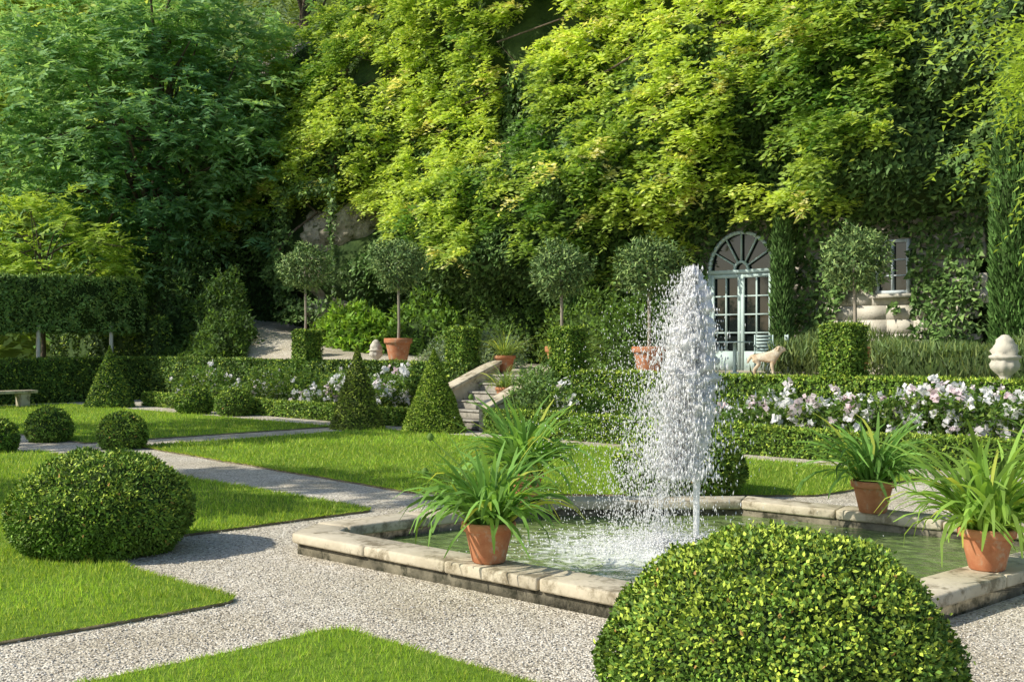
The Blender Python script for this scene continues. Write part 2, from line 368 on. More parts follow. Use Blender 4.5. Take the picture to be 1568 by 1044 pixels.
# ---------- fountain jet
def sprm():
    m,nt,b=mat('water_spray',.2,1.0); b.inputs['Base Color'].default_value=(.99,.99,.99,1)
    t=N(nt,'ShaderNodeBsdfTranslucent'); t.inputs[0].default_value=(1,1,1,1)
    s=N(nt,'ShaderNodeMixShader'); s.inputs[0].default_value=.35
    nt.links.new(b.outputs[0],s.inputs[1]); nt.links.new(t.outputs[0],s.inputs[2]); nt.links.new(s.outputs[0],nt.nodes['Material Output'].inputs['Surface']); return m
SPR=sprm()
fe=empty('fountain_jet',(1.63,10.05,.03))
def drops(P,Lh,Wd,D=None):
    n=len(P); D=np.tile(UP,(n,1)) if D is None else D
    X=unit(np.cross(D,rng.normal(size=(n,3)))); Y=np.cross(D,X); L=Lh[:,None]; Wd=Wd[:,None]
    V=np.stack([P-D*L,P+X*Wd,P+Y*Wd,P-X*Wd,P-Y*Wd,P+D*L],1).reshape(-1,3)
    f=np.array([[0,2,1],[0,3,2],[0,4,3],[0,1,4],[5,1,2],[5,2,3],[5,3,4],[5,4,1]])
    return V,(np.arange(n)[:,None,None]*6+f).reshape(-1,3)
# loose pebbles on the near gravel
n=26000; y=5.4+7*rng.random(n)**1.4; P=np.c_[rng.uniform(-.5,.5,n)*y,y]
k=~inpoly(P,inset(poly,-.02))
for q in LP[:3]: k&=~inpoly(P,q)
P=P[k]; n=len(P); rr=rng.uniform(.004,.009,n); V,F=drops(np.c_[P,rr*.5],rr*.6,rr*1.1,unit(np.array([0,0,1.])+.25*rng.normal(size=(n,3))))
tone=rng.beta(2.2,1.5,(n,1)); C=(1-tone)*np.array([.22,.19,.15])+tone*np.array([.92,.87,.78]); mk('pebbles',V,F,STN,np.repeat(C,6,0),False,gp)
hw=lambda z: np.interp(z,[0,.4,.8,1.3,1.8,2.15,2.35,2.45],[.33,.40,.42,.40,.31,.19,.11,.06])
parts=[]
n=9500; z=2.44-1.85*rng.random(n)**1.0; r=hw(z)*.40*rng.normal(size=n); th=rng.uniform(0,2*np.pi,n)
P=np.stack([1.60+r*np.cos(th)-.07*(2.4-z),10.05+r*np.sin(th),z],1); parts.append(drops(P,rng.uniform(.012,.045,n),rng.uniform(.005,.011,n)))
n=7500; z=2.45-2.4*rng.random(n)**.8; r=hw(z)*rng.normal(size=n)*.74; th=rng.uniform(0,2*np.pi,n)
P=np.stack([1.55+r*np.cos(th)-.12*(2.4-z),10.05+r*np.sin(th),z],1); parts.append(drops(P,rng.uniform(.005,.028,n),rng.uniform(.002,.006,n),unit(np.c_[rng.normal(size=(n,2))*.12,np.ones(n)])))
n=3600; z=2.3-2.2*rng.random(n)**.8; r=hw(z)*rng.normal(size=n)*1.15; th=rng.uniform(0,2*np.pi,n)
P=np.stack([1.42+r*np.cos(th)-.22*(2.4-z),10.05+r*np.sin(th),z],1); parts.append(drops(P,rng.uniform(.004,.012,n),rng.uniform(.002,.005,n)))
n=3600; r=np.abs(rng.normal(size=n))*.45; th=rng.uniform(0,2*np.pi,n)
P=np.stack([1.3+r*1.5*np.cos(th),9.75+r*np.sin(th),.03+np.abs(rng.normal(size=n))*.05],1); parts.append(drops(P,rng.uniform(.004,.02,n),rng.uniform(.003,.008,n),unit(rng.normal(size=(n,3)))))
V,F=join(parts); mk('spray_droplets',V,F,SPR,None,False,fe)
zz=np.linspace(.03,2.42,170); V,F=tube(np.stack([1.63-.05*np.clip(zz-.8,0,1)*np.clip(2.42-zz,0,1),10.05+0*zz,zz],1),np.interp(zz,[0,.5,.8,1.1,1.5,1.9,2.2,2.36,2.42],[.028,.032,.055,.13,.18,.15,.095,.055,.02]),34)
c0=np.array([1.6,10.05]); am=np.interp(V[:,2],[0,.5,1,2.4],[.1,.3,1,1]); f=1+am*((vnoise(V*np.array([1,1,.22]),26,3)-.5)*1.0+(vnoise(V*np.array([1,1,.3]),70,4)-.5)*1.0); V[:,:2]=c0+(V[:,:2]-c0)*f[:,None]
mk('water_column',V,F,SPR,None,True,fe)
V,F=lathe([(.05,.0),(.05,.03),(.03,.05),(.028,.09),(.001,.09)],12,(1.63,10.05,0)); mk('nozzle',V,F,noisemat('bronze',(.05,.05,.04),(.1,.1,.07)),None,True,fe)
# ---------- topiary
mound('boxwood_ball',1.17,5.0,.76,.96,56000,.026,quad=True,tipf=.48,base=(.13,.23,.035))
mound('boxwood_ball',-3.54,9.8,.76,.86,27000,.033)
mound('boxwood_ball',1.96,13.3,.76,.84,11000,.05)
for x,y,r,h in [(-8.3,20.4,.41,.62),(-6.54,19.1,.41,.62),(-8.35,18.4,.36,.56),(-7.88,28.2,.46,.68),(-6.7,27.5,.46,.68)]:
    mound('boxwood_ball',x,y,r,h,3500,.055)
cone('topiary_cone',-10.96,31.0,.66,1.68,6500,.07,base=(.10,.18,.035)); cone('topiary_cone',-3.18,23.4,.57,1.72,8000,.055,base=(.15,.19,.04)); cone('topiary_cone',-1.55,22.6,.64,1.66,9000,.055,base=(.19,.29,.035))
# ---------- hedges
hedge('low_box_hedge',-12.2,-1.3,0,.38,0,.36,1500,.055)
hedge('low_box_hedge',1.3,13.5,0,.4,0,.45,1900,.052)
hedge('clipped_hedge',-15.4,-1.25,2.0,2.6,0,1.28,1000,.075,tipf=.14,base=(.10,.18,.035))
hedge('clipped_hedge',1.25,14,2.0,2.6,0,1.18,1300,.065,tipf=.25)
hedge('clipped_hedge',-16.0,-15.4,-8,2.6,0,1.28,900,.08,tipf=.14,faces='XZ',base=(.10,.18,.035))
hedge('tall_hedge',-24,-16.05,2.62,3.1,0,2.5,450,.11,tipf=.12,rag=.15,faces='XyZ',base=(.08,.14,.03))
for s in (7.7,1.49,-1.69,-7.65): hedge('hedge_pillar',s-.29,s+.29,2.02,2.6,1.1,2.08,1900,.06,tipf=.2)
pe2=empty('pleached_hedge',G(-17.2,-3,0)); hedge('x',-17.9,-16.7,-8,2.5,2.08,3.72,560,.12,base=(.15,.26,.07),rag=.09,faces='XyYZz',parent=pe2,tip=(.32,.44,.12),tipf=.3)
parts=[]
for t in (-7.6,-5.2,-3.2,-.9,1.4):
    p=G(-16.75,t); V,F=tube([p,p+UP*1,p+UP*2.3],[.075,.065,.06],8); parts.append((V,F))
V,F=join(parts); mk('trunks',V,F,noisemat('pale_bark',(.6,.56,.48),(.8,.76,.68),9),None,True,pe2)
# ---------- terrace
def zterr(s,t): 
    z=zT(s); return 1.1+(z-1.1)*np.clip((t-2.6)/2.2,0,1)+.35*np.maximum(0,t-8.9)
ss=np.linspace(-24,16,81); ts=np.array([2.6,3.1,3.7,4.3,4.8,5.5,7,8.3,8.9,11,14]); V=[];
for t in ts:
    for s in ss: V.append((s,t,float(zterr(s,t))))
m=len(ss); F=np.array([[j*m+i,j*m+i+1,(j+1)*m+i+1,(j+1)*m+i] for j in range(len(ts)-1) for i in range(m-1)])
te=empty('terrace',G(0,5,0)); mk('gravel_surface',GW(V),F,GRAVEL,None,True,te)
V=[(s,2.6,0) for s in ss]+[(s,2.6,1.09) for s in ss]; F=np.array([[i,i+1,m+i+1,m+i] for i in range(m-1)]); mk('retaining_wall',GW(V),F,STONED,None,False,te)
n=9000; s=rng.uniform(-22,-12.2,n); t=rng.uniform(2.65,4.9,n); k=t<np.interp(s,[-22,-14,-12.2],[4.9,4.6,3.4]); s,t=s[k],t[k]; n=len(s)
P=np.stack([s,t,zterr(s,t)+.05+.5*rng.random(n)*vnoise(np.stack([s,t,0*s],1),1,3)],1); Pw=GW(P); D,S=surfleaf(Pw,np.tile(UP,(n,1)),.1,1.1)
leaves('ground_cover_plants',Pw,D,S,.16,.11,colvar((.09,.17,.04),n,Pw,.3,1.2,.7,(.18,.3,.06),.25),LEAF)
se=empty('stone_steps',G(0,.6,0)); parts=[]
for i in range(6):
    z=.175*(i+1); t0=.6+.34*i
    parts.append(box(-.8,.8,t0,2.66,z-.175+(.002 if i else 0),z-.03)); parts.append(box(-.8,.8,t0-.03,2.66 if i==5 else t0+.34,z-.03,z+.002*i))
V,F=join(parts); bev(mk('treads',GW(V),F,noisemat('step_stone',(.26,.24,.2),(.5,.47,.4),4,.9,.5,30,(6,.55,(.1,.1,.07))),None,False,se),.012)
parts=[]
for sg in (-1,1):
    x0,x1=sorted((sg*.82,sg*1.12)); V,F=box(x0,x1,.35,2.62,0,1); V[4:6,2]=.42; V[6:8,2]=1.28; parts.append((V,F))
    x0,x1=x0-.04,x1+.04; V2,F2=box(x0,x1,.3,2.66,0,1); V2[:2,2]=.424; V2[2:4,2]=1.284; V2[4:6,2]=.51; V2[6:8,2]=1.37; parts.append((V2,F2))
V,F=join(parts); bev(mk('wing_walls',GW(V),F,STONE,None,False,se),.015)
# ---------- pots & plants
POT=[(.001,0),(.118,0),(.125,.01),(.150,.12),(.172,.215),(.176,.235),(.196,.237),(.202,.25),(.203,.285),(.198,.30),(.178,.30),(.172,.27),(.001,.265)]
def straps(c,n,L,W,col,tip=(.5,.56,.1),tipf=.15,lean=1.0,seg=7,r0=.1):
    az=rng.uniform(0,2*np.pi,n); el=rng.uniform(.7,1.55,n)**1.0; Ls=L*rng.uniform(.5,1.12,n); k=rng.uniform(.5,2.3,n)*lean
    t=np.linspace(0,1,seg)[None]; ang=el[:,None]-k[:,None]*t**1.6
    dl=(Ls/(seg-1))[:,None]; h=np.cumsum(np.cos(ang)*dl,1)-np.cos(ang)[:,:1]*dl; v=np.cumsum(np.sin(ang)*dl,1)-np.sin(ang)[:,:1]*dl
    rr=rng.uniform(0,r0,n)[:,None]+h; tw=rng.normal(size=(n,1))*.35*t
    x=rr*np.cos(az[:,None]+tw);y=rr*np.sin(az[:,None]+tw)
    P=np.stack([x,y,v],-1)+np.array(c); S=np.stack([-np.sin(az),np.cos(az),np.zeros(n)],-1)[:,None]+.3*rng.normal(size=(n,1,3)); S=unit(S)
    wd=W*np.interp(np.linspace(0,1,seg),[0,.3,.8,1],[.8,1,.9,.25])[None,:,None]/2
    V=np.stack([P-S*wd,P+S*wd],2).reshape(-1,3); base=(np.arange(n)*seg*2)[:,None]; j=np.arange(seg-1)[None]*2
    F=np.stack([base+j,base+j+1,base+j+3,base+j+2],-1).reshape(-1,4)
    C=colvar(col,n,None,.25); kk=rng.random(n)<tipf; C[kk]=tip; return V,F,np.repeat(C,seg*2,0)
def potted(name,p,sc_,n,L,W,col=(.19,.36,.08),lean=1.0,tipf=.07,stalks=0):
    e=empty(name,p); 
    V,F=lathe(POT,36); V=V*sc_+np.array(p); mk('terracotta_pot',V,F,TERRA,None,True,e)
    top=np.array(p)+UP*.27*sc_
    V,F,C=straps(top,n,L,W,col,lean=lean,tipf=tipf,r0=.14*sc_); mk('strap_leaves',V,F,LEAF,C,True,e)
    if stalks:
        parts=[]
        for _ in range(stalks):
            a=rng.uniform(0,6.28); r=rng.uniform(.3,.6); h=L*rng.uniform(.3,.9); q=top+np.array([r*math.cos(a),r*math.sin(a),h]); mid=(top+q)/2+UP*.12
            parts.append(tube([top,mid,q],[.006,.005,.004],5)); V2,F2=lathe([(.001,-.025),(.022,-.01),(.028,.01),(.014,.035),(.001,.04)],8); parts.append((V2+q,F2))
        V,F=join(parts); mk('seed_stalks',V,F,LEAF,np.tile((.2,.32,.08),(len(V),1)),True,e)
    return e
RT=.19
potted('potted_agapanthus',(-.17,8.32,RT),.98,230,.72,.035,stalks=3)
potted('potted_agapanthus',(.12,11.38,RT),1.0,210,.92,.040,stalks=2)
potted('potted_agapanthus',(3.4,10.72,RT),1.0,210,.76,.035)
potted('potted_agapanthus',(3.36,8.05,RT),.98,260,.84,.035,(.26,.42,.08))
potted('potted_agapanthus',(4.75,9.55,RT),1.0,210,.9,.036,(.2,.36,.07))
potted('potted_grass',G(.3,1.62,.528),1.0,160,.6,.016,(.22,.33,.09)); potted('potted_grass',G(-.95,2.9,1.1),1.25,180,.8,.016,(.24,.34,.09)); potted('potted_grass',G(1.05,2.95,1.06),1.25,200,.95,.016,(.24,.34,.09))
def lolli(x,y,z,cz,r,potr=.36,col=(.13,.22,.07),tip=(.30,.41,.13)):
    e=empty('potted_bay_tree',(x,y,z)); V,F=lathe(POT,32); V=V*np.array([potr/.2,potr/.2,potr/.2*1.15])+np.array([x,y,z]); mk('terracotta_pot',V,F,TERRA,None,True,e)
    V,F=tube([(x,y,z+.4),(x+.02,y,z+1),(x,y,cz)],[.04,.036,.036],8); mk('trunk',V,F,noisemat('pale_bark',(.25,.22,.17),(.4,.35,.28),9),None,True,e)
    n=4600; u=unit(rng.normal(size=(n,3))); q=.5+.55*rng.random((n,1))**.7; p=u*q*r*(1+.3*(vnoise(u,2.4,x)[:,None]-.5)*2)*np.array([1,1,.88])
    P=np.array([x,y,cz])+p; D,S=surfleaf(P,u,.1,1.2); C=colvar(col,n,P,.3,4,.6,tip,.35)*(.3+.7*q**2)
    leaves('crown',P,D,S,.095*rng.uniform(.7,1.3,n),.04,C,BOX,e)
    V,F=tube([(x,y,cz-.3),(x+.1,y+.05,cz),(x+.2,y+.1,cz+.2)],[.02,.015,.01],5); mk('limb',V,F,BARK,None,True,e)
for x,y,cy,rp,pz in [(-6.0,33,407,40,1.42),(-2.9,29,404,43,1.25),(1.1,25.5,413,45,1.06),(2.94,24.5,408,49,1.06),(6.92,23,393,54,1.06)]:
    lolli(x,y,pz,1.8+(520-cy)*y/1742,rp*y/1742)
# ---------- roses
def roses(s0,s1,n,nf,h,thr=.42):
    e=empty('rose_bed',G((s0+s1)/2,1.1,0)); P=np.stack([rng.uniform(s0,s1,n),rng.uniform(.45,1.85,n),np.zeros(n)],1)
    hh=h*(.3+1.05*vnoise(P,1.0,4)); P[:,2]=hh*rng.random(n)**.55; Pw=GW(P); Nn=unit(rng.normal(size=(n,3))+UP*.7-B*.5); D,S=surfleaf(Pw,Nn)
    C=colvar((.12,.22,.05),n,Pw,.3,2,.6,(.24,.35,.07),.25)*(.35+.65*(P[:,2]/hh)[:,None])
    leaves('foliage',Pw,D,S,.085*rng.uniform(.7,1.3,n),.055,C,LEAF,e)
    Q=np.stack([rng.uniform(s0,s1,nf),rng.uniform(.42,1.75,nf),np.zeros(nf)],1); k=vnoise(Q,.9,9)>thr; Q=Q[k]
    hq=h*(.3+1.05*vnoise(Q,1.0,4)); Q[:,2]=hq*rng.uniform(.35,1.12,len(Q)); Qw=GW(Q); sz=rng.uniform(.8,1.9,len(Q))
    J=10; m=len(Q); sj=np.repeat(sz,J); c=np.repeat(Qw,J,0)+.024*sj[:,None]*rng.normal(size=(m*J,3)); U=unit(rng.normal(size=(m*J,3))+.5*UP-.4*B)
    D,S=surfleaf(c,U,0,.8); C=np.tile((.88,.88,.88),(m*J,1)); pk=np.repeat(rng.uniform(0,1,(m,1))**5,J,0); C=C*(1-pk*np.array([0,.22,.16]))
    leaves('white_blossoms',c-D*.03,D,S,.066*sj,.062*sj,np.clip(C,0,.92),PETAL,e,True)
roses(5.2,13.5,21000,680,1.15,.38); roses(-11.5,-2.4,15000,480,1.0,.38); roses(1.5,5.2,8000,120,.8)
mk('flower_bed_soil',GW([[-12,.3,.006],[16,.3,.006],[16,2.0,.006],[-12,2.0,.006]]),np.array([[0,1,2,3]]),SOIL)
# ---------- cliff
def dmask(s,z):
    m=np.clip((np.asarray(z)-4.2)/1.2,0,1); inx=np.clip((np.asarray(s)+2.0)/1.5,0,1)
    lowm=np.clip((np.asarray(z)-2)/2,0,1); return m*inx+(1-inx)*lowm
def ctop(s): return 12.3+np.clip((s+18)/4,0,1)*3
def tsurf(s,z):
    P=np.stack([s,z,0*s],1); b=(vnoise(P,.38,6)*1.1+vnoise(P,.9,8)*.7)
    return 8.85+np.clip(z-5,0,20)*.24-b*1.9*dmask(s,z)
ce=empty('ivy_covered_cliff',G(0,10,1)); ss=np.linspace(-24,16,100); zz=np.linspace(0,1,34); V=[]
for k in zz:
    z=1+(ctop(ss)-1)*k; V.append(np.stack([ss,tsurf(ss,z)+.3,z],1))
V.append(np.stack([ss,0*ss+16,ctop(ss)+1],1)); V.append(np.stack([ss,0*ss+40,ctop(ss)+4],1)); m=len(ss); V=np.concatenate(V); nr=len(V)//m
F=np.array([[j*m+i,j*m+i+1,(j+1)*m+i+1,(j+1)*m+i] for j in range(nr-1) for i in range(m-1)])
mk('rock_face',GW(V),F,noisemat('ivy_rock',(.02,.045,.012),(.07,.11,.03),1.5,.95,.8,5,None,.1),None,True,ce)
def excl(s,z):
    d=(np.abs(s-1.74)<.97)&(z<3.55); d|=((s-1.74)**2+(z-3.55)**2<(.97)**2)
    w_=(np.abs(s-5.62)<.42)&(z>2.8)&(z<4.12)
    wall=(s>4.3)&(s<6.1)&(z>1)&(z<2.95); wall&=vnoise(np.stack([s,z,0*s],1),2.2,5)>.33
    r_=(s>-14.6)&(s<-12.3)&(z>3.2)&(z<6.5)&(vnoise(np.stack([s,z,0*s],1),1.2,5)>.41)
    return d|w_|wall|r_
n=105000; s=rng.uniform(-22,12,n); z=1+11.5*rng.random(n)
k=~excl(s,z)&(z<np.where(s>5.5,12,9.5)); s,z=s[k],z[k]
k=(s>-9)|(rng.random(len(s))<.65); s,z=s[k],z[k]; n=len(s)
P=np.stack([s,tsurf(s,z)+.1,z],1); P[:,1]-=.35*vnoise(P,1.5,3)+.1*rng.random(n)
k=(s>-1)&(s<7.6)&(z<5.2); P[k,1]=np.minimum(P[k,1],8.52-.28*vnoise(P[k],2.0,3)*rng.random(k.sum()))
k=(s>-15.2)&(s<-11.9)&(z>2.4)&(z<7); P[k,1]=np.minimum(P[k,1],6.6)-.25*rng.random(k.sum())
Pw=GW(P); Nn=np.tile(-B,(n,1)); D,S=surfleaf(Pw,unit(Nn+.35*UP),-.1,1.0); D=unit(D-.4*UP)
C=colvar((.085,.155,.04),n,Pw,.3,1.2,.9,(.19,.30,.08),.24)
leaves('ivy_leaves',Pw,D,S,.16*rng.uniform(.6,1.2,n),.13,C,BOX,ce)
M=3900; s=rng.uniform(-20.5,6.6,M); z=rng.uniform(2.6,14.0,M)
low=np.interp(s,[-20,-15,-12,-8,-5,-2,0,.6,3,3.4,5,7],[5,6.3,6.0,4.3,4.2,3.6,3.6,4.75,4.85,4.9,4.8,6.5])+ .9*(vnoise(np.stack([s,0*s,0*s],1),1.2,2)-.5)
k=(z>low)&(z<ctop(s)+1.4)&~((s>5.0)&(z<4.8)); s,z=s[k],z[k]
gap=vnoise(np.stack([s,z,0*s],1),1.0,21); k=gap>.28; s,z=s[k],z[k]
P=np.stack([s,tsurf(s,z),z],1); P[:,1]-=rng.uniform(0,.9,len(s))**1.3; Pw=GW(P)
br=vnoise(P,.32,12)*.45+vnoise(P,1.2,13)*.3+.25*rng.random(len(s)); br=np.clip((br-.28)/.34,0,1)*np.interp(s,[-20,-8,-4,7],[.65,.9,1,1]); br=br[:,None]
cols=(1-br)*np.array([.14,.28,.05])+br*np.array([.60,.72,.16]); q=(rng.random(len(s))<.07)&(br[:,0]>.3); cols[q]=(.80,.77,.34)
pr=pinnate(Pw,np.tile(unit(-B+.35*UP),(len(s),1)),7,8,.40,.17,.085,cols,droop=.6,spread=.5,jit=.07)
leaves('wisteria_leaves',*pr,LEAF,ce,True); del pr; gc.collect()
parts=[]
for i in range(16):
    s0=rng.uniform(-16,6); z0_=rng.uniform(4.5,8); pts=[]
    for j in range(7): 
        z_=z0_+j*.7; s_=s0+j*.35*rng.uniform(-1,1.6); pts.append(G(s_,float(tsurf(np.array([s_]),np.array([z_]))[0])-.05,z_))
    parts.append(tube(pts,np.linspace(.05,.025,7),6))
V,F=join(parts); mk('vine_stems',V,F,BARK,None,True,ce)
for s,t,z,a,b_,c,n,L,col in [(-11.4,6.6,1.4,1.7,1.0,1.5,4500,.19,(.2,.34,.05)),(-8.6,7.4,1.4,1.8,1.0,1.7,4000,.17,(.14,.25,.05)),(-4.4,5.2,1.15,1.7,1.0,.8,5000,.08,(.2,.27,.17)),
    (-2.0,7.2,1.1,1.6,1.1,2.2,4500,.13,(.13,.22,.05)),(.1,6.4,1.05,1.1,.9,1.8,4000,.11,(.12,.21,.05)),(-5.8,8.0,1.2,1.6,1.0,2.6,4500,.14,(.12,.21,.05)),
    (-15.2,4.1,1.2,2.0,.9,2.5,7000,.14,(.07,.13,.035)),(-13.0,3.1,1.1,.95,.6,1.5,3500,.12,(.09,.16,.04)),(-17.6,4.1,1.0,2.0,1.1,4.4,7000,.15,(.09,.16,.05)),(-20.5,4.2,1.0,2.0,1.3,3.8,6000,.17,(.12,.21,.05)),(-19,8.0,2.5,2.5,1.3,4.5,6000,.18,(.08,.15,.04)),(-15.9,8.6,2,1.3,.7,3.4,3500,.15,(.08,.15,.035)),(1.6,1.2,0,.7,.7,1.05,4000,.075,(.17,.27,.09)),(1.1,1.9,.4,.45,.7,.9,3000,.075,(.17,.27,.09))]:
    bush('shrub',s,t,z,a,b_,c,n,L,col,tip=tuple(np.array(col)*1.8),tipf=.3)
re_=empty('rosemary_hedge',G(8,4.6,1.05)); n=12500; P=np.stack([rng.uniform(3.9,13,n),rng.normal(size=n)*.38+5.0,np.zeros(n)],1)
hh=(.6+.7*vnoise(P,1.2,7)); P[:,2]=1.05+hh*rng.random(n)**.5*np.clip(1-((P[:,1]-5)/1.0)**2,.2,1); n=len(P)
P[:,1]+=np.where(P[:,0]<6.9,1.5,.4)
D=unit(np.c_[rng.normal(size=(n,2))*.4,np.ones(n)]); S=unit(np.cross(D,rng.normal(size=(n,3)))); Pw=GW(P)
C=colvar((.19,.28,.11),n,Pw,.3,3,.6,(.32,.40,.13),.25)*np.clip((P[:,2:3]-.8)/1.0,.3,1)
leaves('sprigs',Pw-.1*D,D,S,.2,.034,C,LEAF,re_)
V,F=box(7.2,13,4.9,5.8,1.05,1.5); mk('core',GW(V),F,DARK,None,False,re_)
def cypress(x,y,z,h,r,n,col=(.10,.18,.05)):
    e=empty('italian_cypress',(x,y,z)); v=rng.random(n); th=rng.uniform(0,2*np.pi,n); rr=r*np.interp(v,[0,.1,.6,.9,1],[.75,1,.95,.6,.08])*(.8+.22*rng.random(n))
    P=np.stack([x+rr*np.cos(th),y+rr*np.sin(th),z+v*h],1); P[:,:2]+=.2*r*(vnoise(P,3,2)[:,None]-.5)
    D=unit(np.stack([np.cos(th)*.4,np.sin(th)*.4,np.ones(n)],1)+.25*rng.normal(size=(n,3))); S=unit(np.cross(D,rng.normal(size=(n,3))))
    leaves('foliage',P,D,S,.14,.045,colvar(col,n,P,.3,3,.7,tuple(np.array(col)*1.9),.2),BOX,e)
    V,F=lathe([(r*.6,z),(r*.8,z+.1*h),(r*.75,z+.6*h),(r*.35,z+.9*h),(.01,z+h*.98)],16,(x,y,0)); mk('core',V,F,DARK,None,True,e)
p=G(3.2,7.9,1.05); cypress(p[0],p[1],1.05,4.2,.25,5000)
cypress(9.45,21.3,1.05,6.4,.47,13000,(.085,.165,.04))
p=G(-2.7,7.2,1.05); cypress(p[0],p[1],1.05,5.0,.2,3500)
# ---------- house wall, door, window
he=empty('stone_house_facade',G(3.5,8.7,1.05))
parts=[]; z=1.0; ri=0
while z<4.6:
    s=-.2-(.3 if ri%2 else 0)
    while s<7.2:
        w_=rng.uniform(.5,.75); 
        parts.append(box(s+.004,s+w_-.004,8.6+rng.uniform(0,.012),8.85,z+.004,z+.316)); s+=w_
    z+=.32; ri+=1
V,F=join(parts); mk('stone_blocks',GW(V),F,STONEW,None,False,he)
def framing(name,parts,material,parent):
    V,F=join(parts); return mk(name,GW(V),F,material,None,False,parent)
cs,z0=1.74,1.05; dp=[]
y0,y1=8.44,8.5
for x in (-.95,.87): dp.append(box(cs+x,cs+x+.08,y0-.02,y1,z0,z0+2.4))
dp.append(box(cs-.95,cs+.95,y0-.025,y1,z0+2.4,z0+2.5))
for x0,x1 in ((-.865,-.005),(.005,.865)):
    for a,b_ in ((x0,x0+.085),(x1-.085,x1)): dp.append(box(cs+a,cs+b_,y0,y1,z0+.02,z0+2.395))
    for a,b_ in ((.02,.5),(2.3,2.395)): dp.append(box(cs+x0+.085,cs+x1-.085,y0+.003,y1,z0+a,z0+b_))
    mid=(x0+x1)/2; dp.append(box(cs+mid-.018,cs+mid+.018,y0+.01,y1,z0+.5,z0+2.3))
    for k in (.95,1.4,1.85): dp.append(box(cs+x0+.085,cs+x1-.085,y0+.012,y1,z0+k-.018,z0+k+.018))
def arc(r0,r1,n=24,ya=8.43,yb=8.5):
    out=[]
    for i in range(n):
        a,b_=math.pi*i/n,math.pi*(i+1)/n
        q=[(r0*math.cos(a),r0*math.sin(a)),(r1*math.cos(a),r1*math.sin(a)),(r1*math.cos(b_),r1*math.sin(b_)),(r0*math.cos(b_),r0*math.sin(b_))]
        V=np.array([[cs+u,ya,z0+2.5+v] for u,v in q]+[[cs+u,yb,z0+2.5+v] for u,v in q]); out.append((V,HEX.copy()))
    return out
dp+=arc(.87,.95); dp+=arc(.16,.22,12)
for a in (30,60,90,120,150):
    a=math.radians(a); d=np.array([math.cos(a),math.sin(a)]); nn=np.array([-d[1],d[0]])*.017
    q=[d*.22-nn,d*.87-nn,d*.87+nn,d*.22+nn]; V=np.array([[cs+u,8.45,z0+2.5+v] for u,v in q]+[[cs+u,8.5,z0+2.5+v] for u,v in q]); dp.append((V,HEX.copy()))
de=empty('arched_french_door',G(cs,8.45,z0)); framing('frame',dp,PAINT,de)
V=[(cs-.9,8.52,z0),(cs+.9,8.52,z0)]+[(cs+.9*math.cos(a),8.52,z0+2.5+.9*math.sin(a)) for a in np.linspace(0,math.pi,24)]
mk('glass',GW(V),[list(range(len(V)))],GLASS,None,False,de)
we=empty('window',G(5.62,8.5,2.85)); wp=[]
for a in (-.4,.33): wp.append(box(5.62+a,5.62+a+.07,8.48,8.58,2.85,4.05))
for k in (2.85,3.98): wp.append(box(5.29,5.95,8.485,8.58,k,k+.07))
wp.append(box(5.595,5.645,8.487,8.57,2.92,3.98))
for k in (3.25,3.6): wp.append(box(5.29,5.95,8.5,8.57,k-.015,k+.015))
framing('frame',wp,noisemat('white_paint',(.45,.52,.55),(.6,.65,.67),5,.5,.05),we)
mk('glass',GW([[5.2,8.56,2.85],[6.0,8.56,2.85],[6.0,8.56,4.05],[5.2,8.56,4.05]]),np.array([[0,1,2,3]]),GLASS,None,False,we)
framing('sill',[box(5.1,6.1,8.42,8.6,2.76,2.845)],STONEW,we)
uu,vv=np.meshgrid(np.linspace(0,1,40),np.linspace(0,1,46)); P=np.stack([-15.0+3.0*uu.ravel(),0*uu.ravel(),2.2+4.3*vv.ravel()],1)
e_=np.clip(np.minimum(np.minimum(uu,1-uu)*3,np.minimum(1,(1-vv)*3)),0,1).ravel(); P[:,1]=8.6-1.4*e_**.5-1.3*(vnoise(P,.9,3)-.5)-.7*(vnoise(P,2.4,4)-.5)-.25*(vnoise(P,6,4)-.5)
m=40; F=np.array([[j*m+i,j*m+i+1,(j+1)*m+i+1,(j+1)*m+i] for j in range(45) for i in range(39)])
roe=empty('rock_outcrop',G(-13.6,7.5,2.2)); mk('rock',GW(P),F,ROCK,None,False,roe)
framing('carved_niche',[box(-13.6,-12.9,6.5,7.2,4.35,4.46),box(-13.55,-13.45,6.6,7.2,3.7,4.35),box(-13.05,-12.95,6.6,7.2,3.7,4.35),box(-13.7,-12.8,6.45,7.2,4.465,4.54)],STONE,roe)
